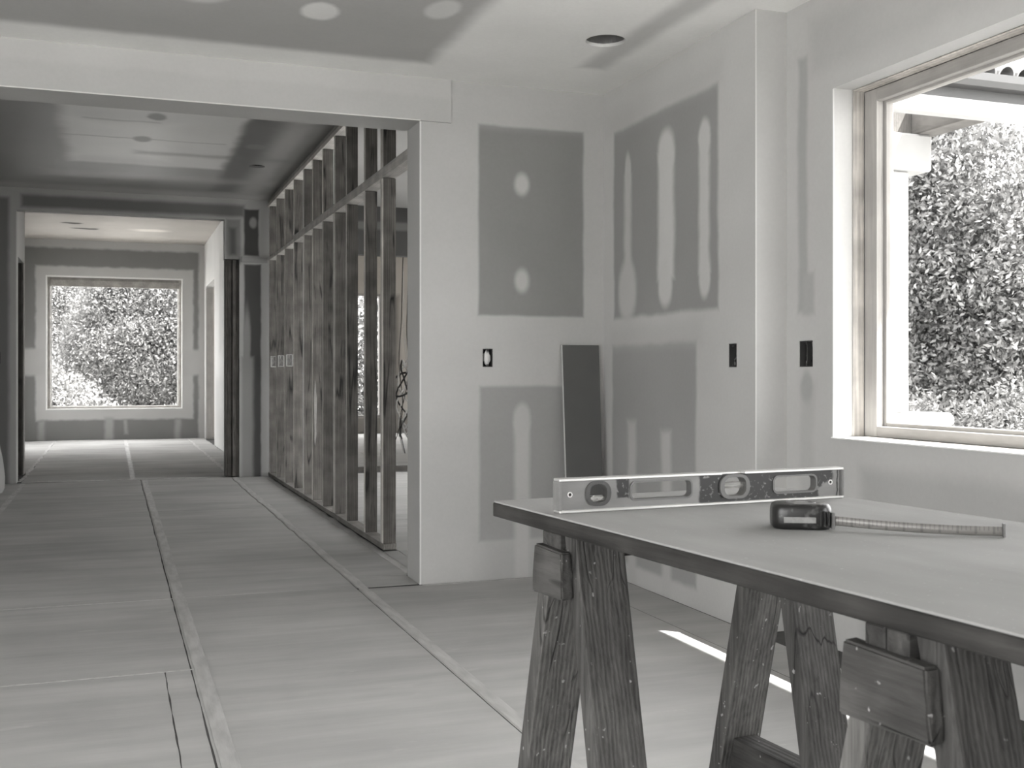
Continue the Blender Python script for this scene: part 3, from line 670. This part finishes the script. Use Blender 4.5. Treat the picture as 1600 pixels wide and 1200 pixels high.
# blade: stands on its edge, cupped, with printed ticks
Tb = NT('blade_steel', .35, .5, .2); sp = Tb.n.new('ShaderNodeSeparateXYZ'); Tb.put(sp.inputs[0], Tb.tc.outputs['Object'])
fr = Tb.math('FRACT', Tb.math('MULTIPLY', sp.outputs[0], 160)); tk_ = Tb.math('MULTIPLY', Tb.math('LESS_THAN', fr, .25), Tb.math('GREATER_THAN', sp.outputs[2], .0085))
fr2 = Tb.math('FRACT', Tb.math('MULTIPLY', sp.outputs[0], 40)); tk2 = Tb.math('MULTIPLY', Tb.math('LESS_THAN', fr2, .14), Tb.math('GREATER_THAN', sp.outputs[2], .0035))
Tb.color(Tb.mix(Tb.math('MULTIPLY', Tb.math('MAXIMUM', tk_, tk2), .35), Tb.mix(Tb.noise(40, 3), g3(.14, .03), g3(.26, .03)), g3(.03)))
s0 = Vector((1.044, 1.4175)); s1 = Vector((1.232, 1.268)); dv = s1-s0; BL = dv.length; ang = math.atan2(dv.y, dv.x)
be = empty('blade', (0, 0, 0)); be.parent = tm
inv = Matrix.Translation((TMx, TMy, zt+.0004)) @ Matrix.Rotation(math.radians(-27), 4, 'Z')
be.matrix_local = inv.inverted() @ (Matrix.Translation((s0.x, s0.y, zt+.0004)) @ Matrix.Rotation(ang, 4, 'Z'))
bm = bmesh.new(); rows = []
NS = 40
for i in range(NS+1):
    x = BL*i/NS; lift = .006*(1-i/NS)**2 + .0004; bow = .012*math.sin(PI*i/NS)
    hgt = .0145
    row = []
    for j in range(6):
        v = j/5; row.append((x, -bow-.0022*math.sin(PI*v), lift+hgt*v*.97))
    rows.append(row)
F_ = [[bm.verts.new(p) for p in r] for r in rows]; Bk = [[bm.verts.new((p[0], p[1]+.0006, p[2])) for p in r] for r in rows]
for i in range(NS):
    for j in range(5):
        bm.faces.new((F_[i][j], F_[i+1][j], F_[i+1][j+1], F_[i][j+1])); bm.faces.new((Bk[i][j], Bk[i][j+1], Bk[i+1][j+1], Bk[i+1][j]))
    bm.faces.new((F_[i][0], Bk[i][0], Bk[i+1][0], F_[i+1][0])); bm.faces.new((F_[i][5], F_[i+1][5], Bk[i+1][5], Bk[i][5]))
bm_obj('steel_strip', bm, Tb.m, be, smooth=True)
m_hook = plain('hook_metal', .14, .4, .5, .5)
bm = bmesh.new(); add_box(bm, BL-.002, BL+.0015, -.010, .003, .0002, .020, .0006); add_box(bm, BL-.012, BL-.002, -.001, .0012, .003, .013, .0003)
bm_obj('end_hook', bm, m_hook, be)

# ------------------------------------------------------------------ outside
gm = NT('garden_ground', .95, .1); gm.color(gm.mix(gm.noise(1.2, 6), g3(.42), g3(.55)))
bm = bmesh.new()
vs = [bm.verts.new(p) for p in ((-60, -40, -.35), (70, -40, -.35), (70, 90, -.35), (-60, 90, -.35))]; bm.faces.new(vs)
g_ = bmesh.ops.extrude_face_region(bm, geom=bm.faces[:]); bmesh.ops.translate(bm, verts=[v for v in g_['geom'] if isinstance(v, bmesh.types.BMVert)], vec=(0, 0, -.3))
bm_obj('ground', bm, gm.m, None, S)
# pavilion: post on a low pier, beams, gutter and tiled eave of the next wing
pav = empty('porch', (6.8, 8.2, -.34), 0, 'white porch post with timber beams, dark gutter and tiled eave outside the large window', 'porch')
def PB(name, x0, x1, y0, y1, z0, z1, mat, bev=.01): return box(name, x0-6.8, x1-6.8, y0-8.2, y1-8.2, z0+.34, z1+.34, mat, pav, bev=bev)
def ray(px, py, Y):
    u = (px-800)/1714; c_, s_ = math.cos(YAW), math.sin(YAW); d = Y/(c_-u*s_)
    return (d*(s_+u*c_), Y, CH+(585-py)/1714*d)
yp = 8.0
xr = ray(1421, 400, yp)[0]; xc = ray(1450, 400, yp)[0]; zc0 = ray(1450, 270, yp)[2]; zc1 = ray(1450, 213, yp)[2]; xl = ray(1477, 650, yp)[0]; zl1 = ray(1440, 645, yp)[2]; zl0 = ray(1440, 668, yp)[2]
PB('shaft', xr-.62, xr, yp, yp+.5, zl1+.002, zc0-.002, M['stucco'], .015)
PB('capital', xc-.95, xc, yp-.06, yp+.62, zc0, zc1, M['stucco'], .02)
PB('ledge', xl-2.2, xl, yp-.15, yp+.75, zl0, zl1, M['stucco'], .04)
PB('pier', xl-2.1, xl-.15, yp-.02, yp+.62, -.34, zl0-.002, M['stucco'], .01)
# bearing block and beam running towards the house along y
xb = ray(1427, 190, yp)[0]; 
PB('bearing_block', xb-.7, xb, yp+.02, yp+.5, zc1+.002, zc1+.42, M['porch'])
PB('cross_beam', xb+.004, xb+.24, 7.03, yp+.3, zc1+.002, zc1+.34, M['porch'])
# light beam running along x, nearer
yb = 6.9
z0 = ray(1500, 179, yb)[2]; z1 = ray(1500, 157, yb)[2]
PB('beam_cladding', ray(1330, 100, yb)[0], 16, yb, yb+.12, z0, z1+.02, M['stucco'], .006)
zg0 = z1+.022; zg1 = zg0+.13
PB('fascia', ray(1330, 100, yb)[0], 16, yb+.02, yb+.06, zg0, zg1, M['fascia'], .004)
bm = bmesh.new()
gp = [(0, 0), (-.11, .0), (-.14, .04), (-.14, .10), (-.125, .10), (-.125, .045), (-.10, .015), (0, .015)]
xa, xe = ray(1330, 100, yb)[0]-6.8, 16-6.8
A = [bm.verts.new((xa, yb+.02-8.2+a_, zg1-.05+b_+.34)) for a_, b_ in gp]; B = [bm.verts.new((xe, yb+.02-8.2+a_, zg1-.05+b_+.34)) for a_, b_ in gp]
bm.faces.new(A); bm.faces.new(B[::-1])
for i in range(len(gp)): bm.faces.new((A[i], A[(i+1) % 8], B[(i+1) % 8], B[i]))
bm_obj('gutter', bm, M['fascia'], pav)
# roof tiles: half-round tiles along the eave, two courses shown
def tile_mesh():
    bm = bmesh.new(); n = 8; R0, R1 = .085, .07
    rings = []
    for (y, s_) in ((0, 1), (.42, .82)):
        o_ = [bm.verts.new((R0*s_*math.cos(PI*k/n), y, R0*s_*math.sin(PI*k/n))) for k in range(n+1)]
        i_ = [bm.verts.new((R1*s_*math.cos(PI*k/n), y, R1*s_*math.sin(PI*k/n))) for k in range(n+1)]
        rings.append((o_, i_))
    for k in range(n):
        bm.faces.new((rings[0][0][k], rings[0][0][k+1], rings[1][0][k+1], rings[1][0][k])); bm.faces.new((rings[0][1][k], rings[1][1][k], rings[1][1][k+1], rings[0][1][k+1]))
        for r in rings: bm.faces.new((r[0][k], r[1][k], r[1][k+1], r[0][k+1]))
    for k in (0, n): bm.faces.new((rings[0][0][k], rings[1][0][k], rings[1][1][k], rings[0][1][k]))
    bmesh.ops.recalc_face_normals(bm, faces=bm.faces[:]); me = bpy.data.meshes.new('roof_tile'); bm.to_mesh(me); bm.free(); me.materials.append(plain('pale_roof_tile', .16, .8, .2, nz=.4, nscale=8)); return me
tme = tile_mesh(); sl_ = math.radians(18)
for c_ in range(2):
    for k in range(46):
        o = bpy.data.objects.new('roof_tile', tme); COL.objects.link(o); o.parent = pav
        o.location = (xa+.1+k*.185, yb-.10-8.2+c_*.36*math.cos(sl_), zg1+.34+.05+c_*.36*math.sin(sl_)+.012*c_)
        o.rotation_euler = (sl_+random.uniform(-.03, .03), 0, random.uniform(-.04, .04))
bm = bmesh.new(); s_y = math.tan(sl_)
q = [(xa, yb+.07-8.2, zg1+.34+.03), (xe, yb+.07-8.2, zg1+.34+.03), (xe, yb+.75-8.2, zg1+.34+.03+.68*s_y), (xa, yb+.75-8.2, zg1+.34+.03+.68*s_y)]
A = [bm.verts.new(p) for p in q]; B = [bm.verts.new((p[0], p[1], p[2]-.03)) for p in q]
bm.faces.new(A); bm.faces.new(B[::-1])
for i in range(4): bm.faces.new((A[i], A[(i+1) % 4], B[(i+1) % 4], B[i]))
bm_obj('roof_board', bm, M['porch'], pav)

# ------------------------------------------------------------------ trees
def leaf_mat(name, lo, hi):
    T = NT(name, .6, .25); gi = T.n.new('ShaderNodeNewGeometry')
    col = T.mix(gi.outputs['Random Per Island'], g3(lo), g3(hi)); T.color(col)
    df = T.n.new('ShaderNodeBsdfTranslucent'); T.put(df.inputs[0], col); mx = T.n.new('ShaderNodeMixShader'); mx.inputs[0].default_value = .3
    T.t.links.new(T.b.outputs[0], mx.inputs[1]); T.t.links.new(df.outputs[0], mx.inputs[2]); T.t.links.new(mx.outputs[0], T.n['Material Output'].inputs[0])
    return T.m
LM = {'dark': leaf_mat('dark_leaves', .06, .26), 'mid': leaf_mat('mid_leaves', .06, .34), 'pale': leaf_mat('pale_leaves', .12, .30)}
M['bark'] = wood('bark', .03, .1, 8, 'z', blotch=.3)
rng = np.random.default_rng(11)
def crown(name, blobs, nleaf, size, mat, parent):
    """leaves gathered in small sprays near the surface of overlapping blobs"""
    vol = np.array([b_[3]**2 for b_ in blobs]); vol = vol/vol.sum(); P = []
    for b_, f_ in zip(blobs, vol):
        n_c = max(12, int(nleaf*f_/26)); d = rng.normal(size=(n_c, 3)); d /= np.linalg.norm(d, axis=1)[:, None]
        r = b_[3]*(.55+.5*rng.random(n_c)**.6); c_ = np.array(b_[:3])+d*r[:, None]*np.array([1, 1, b_[4] if len(b_) > 4 else 1])
        k = np.repeat(c_, 26, axis=0); P.append(k+rng.normal(size=k.shape)*size*2.6)
    P = np.concatenate(P); P = P[P[:, 2] > -.3]; n_ = len(P)
    a_ = rng.normal(size=(n_, 3)); a_ /= np.linalg.norm(a_, axis=1)[:, None]; h = rng.normal(size=(n_, 3)); b_ = np.cross(a_, h); b_ /= np.linalg.norm(b_, axis=1)[:, None]
    s_ = (size*(.6+.8*rng.random(n_)))[:, None]
    V = np.stack([P-a_*s_, P+b_*s_*.45, P+a_*s_, P-b_*s_*.45], axis=1).reshape(-1, 3)
    me = bpy.data.meshes.new(name); me.vertices.add(len(V)); me.vertices.foreach_set('co', V.ravel().astype(np.float32))
    me.loops.add(n_*4); me.loops.foreach_set('vertex_index', np.arange(n_*4, dtype=np.int32)); me.polygons.add(n_)
    me.polygons.foreach_set('loop_start', np.arange(0, n_*4, 4, dtype=np.int32)); me.update(); me.validate()
    me.materials.append(mat); o = link(name, me, None, parent); o['kind'] = 'stuff'; return o
def tree(x, y, blobs, nleaf, size, mat, label, tr=.12, group=None, name='tree', th=None):
    t = empty(name, (x, y, -.35), 0, label, 'tree' if name == 'tree' else 'shrub', group)
    crown('crown', blobs, nleaf, size, LM[mat], t)
    top = th or max(b_[2] for b_ in blobs)
    pts = [(.08*math.sin(i*1.3), .06*math.cos(i*1.1), top*i/6) for i in range(7)]; pts[0] = (0, 0, 0)
    tube('trunk', pts, tr, M['bark'], t, 8)
    for k in range(5):
        a_ = k*1.256+.4; z = top*(.4+.1*k)
        tube('branch', [(0.04, 0, z), (.25*math.cos(a_), .25*math.sin(a_), z+.2), (.5*math.cos(a_), .5*math.sin(a_), z+.45)], tr*.2, M['bark'], t, 6)
    return t
def rblobs(n, rx, ry, z0, z1, r0, r1):
    return [(rng.uniform(-rx, rx), rng.uniform(-ry, ry), rng.uniform(z0, z1), rng.uniform(r0, r1)) for _ in range(n)]
# seen through the large window
tree(12.5, 14.6, [(-1.2, .8, 2.0, 1.8), (-.6, .5, 3.6, 1.5), (-.1, 0, 1.2, 1.6), (.3, -.4, 3.0, 1.5), (-2.6, 2.2, 2.8, 2), (.4, -.9, 1.5, 1.3), (-1.6, 1.2, 4.2, 1.0), (.9, -1.2, .8, 1.2), (-1.6, 1.3, 4.8, 1.5), (-.5, .4, 4.9, 1.2), (.2, -1, 4.3, 1.4), (.5, -1.5, 3.2, 1.5), (-.3, -.3, 4.9, 1.0), (.8, -1.6, 1.8, 1.5), (-3.2, 2.7, 4.4, 1.8)], 270000, .046, 'mid',
     'full leafy tree filling the view through the large window on the right')
tree(18.6, 14.4, [(0, 0, 1.8, 1.7), (-.6, 1.0, 1.0, 1.4), (.5, -1.2, 2.2, 1.6), (0, -.3, 3.3, 1.1)], 70000, .055, 'mid',
     'leafy tree standing behind the full one, towards the right edge of the large window', name='tree')
tree(10.6, 10.9, [(0, 0, .45, .85), (-.7, .8, .4, .8), (.6, -.8, .5, .8), (1.1, -1.6, .5, .8)], 26000, .035, 'dark',
     'low dark shrub in front of the trees, just above the window sill', .05, name='shrub', th=.7)
tree(20.5, 22.5, rblobs(9, 3.5, 2.5, 1.0, 4.0, 1.8, 2.5), 60000, .09, 'mid', 'darker tree standing behind the full leafy tree outside the large window', .2)
# seen through the far window
tree(1.6, 44, rblobs(10, 3.6, 1.5, 1.2, 5.6, 1.8, 2.6), 60000, .11, 'dark', 'distant tree standing behind the others in the far window view', .2)
tree(.9, 30, [(0, 0, 2.6, 1.9), (-.9, .4, 1.6, 1.5), (.8, .2, 3.4, 1.7), (1.4, 0, 1.7, 1.4), (-.3, .3, 4.0, 1.3), (1.8, .5, 3.2, 1.3)], 240000, .040, 'dark',
     'dark leafy tree in the middle of the far window view', .14)
tree(-2.2, 35.5, [(0, 0, 2.8, 1.6), (.4, .3, 4.2, 1.3), (-.8, .2, 3.8, 1.6), (0, 0, 1.5, 1.4)], 120000, .042, 'pale',
     'pale leafy tree at the left of the far window view', .12)
tree(-1.0, 25.6, [(0, 0, .7, .75), (-.8, .3, 1.1, .85), (.75, -.1, .3, .6), (-1.3, .4, .5, .8)], 26000, .04, 'pale',
     'low sunlit pale bush at the lower left of the far window view', .06, name='shrub', th=.9)
tree(2.3, 24.9, [(0, 0, .4, .7), (-.8, .3, .2, .55), (.9, .3, .6, .8), (.3, 0, 1.0, .5)], 22000, .04, 'mid',
     'low grey bush at the lower right of the far window view', .06, name='shrub', th=.9)
tree(5.2, 37, [(0, 0, 2.6, 2.1), (-1.2, .3, 4.2, 1.5), (.7, .2, 4.4, 1.6), (0, 0, 1.2, 1.8)], 26000, .09, 'mid',
     'tall leafy tree right of centre behind the far window', .14)
tree(6.6, 26.5, [(0, 0, 2.2, 1.7), (-1.1, .3, 1.4, 1.4), (.9, .2, 2.9, 1.5), (1.9, 0, 1.7, 1.4)], 24000, .08, 'mid',
     'leafy tree glimpsed between the studs through the side room window', .12)
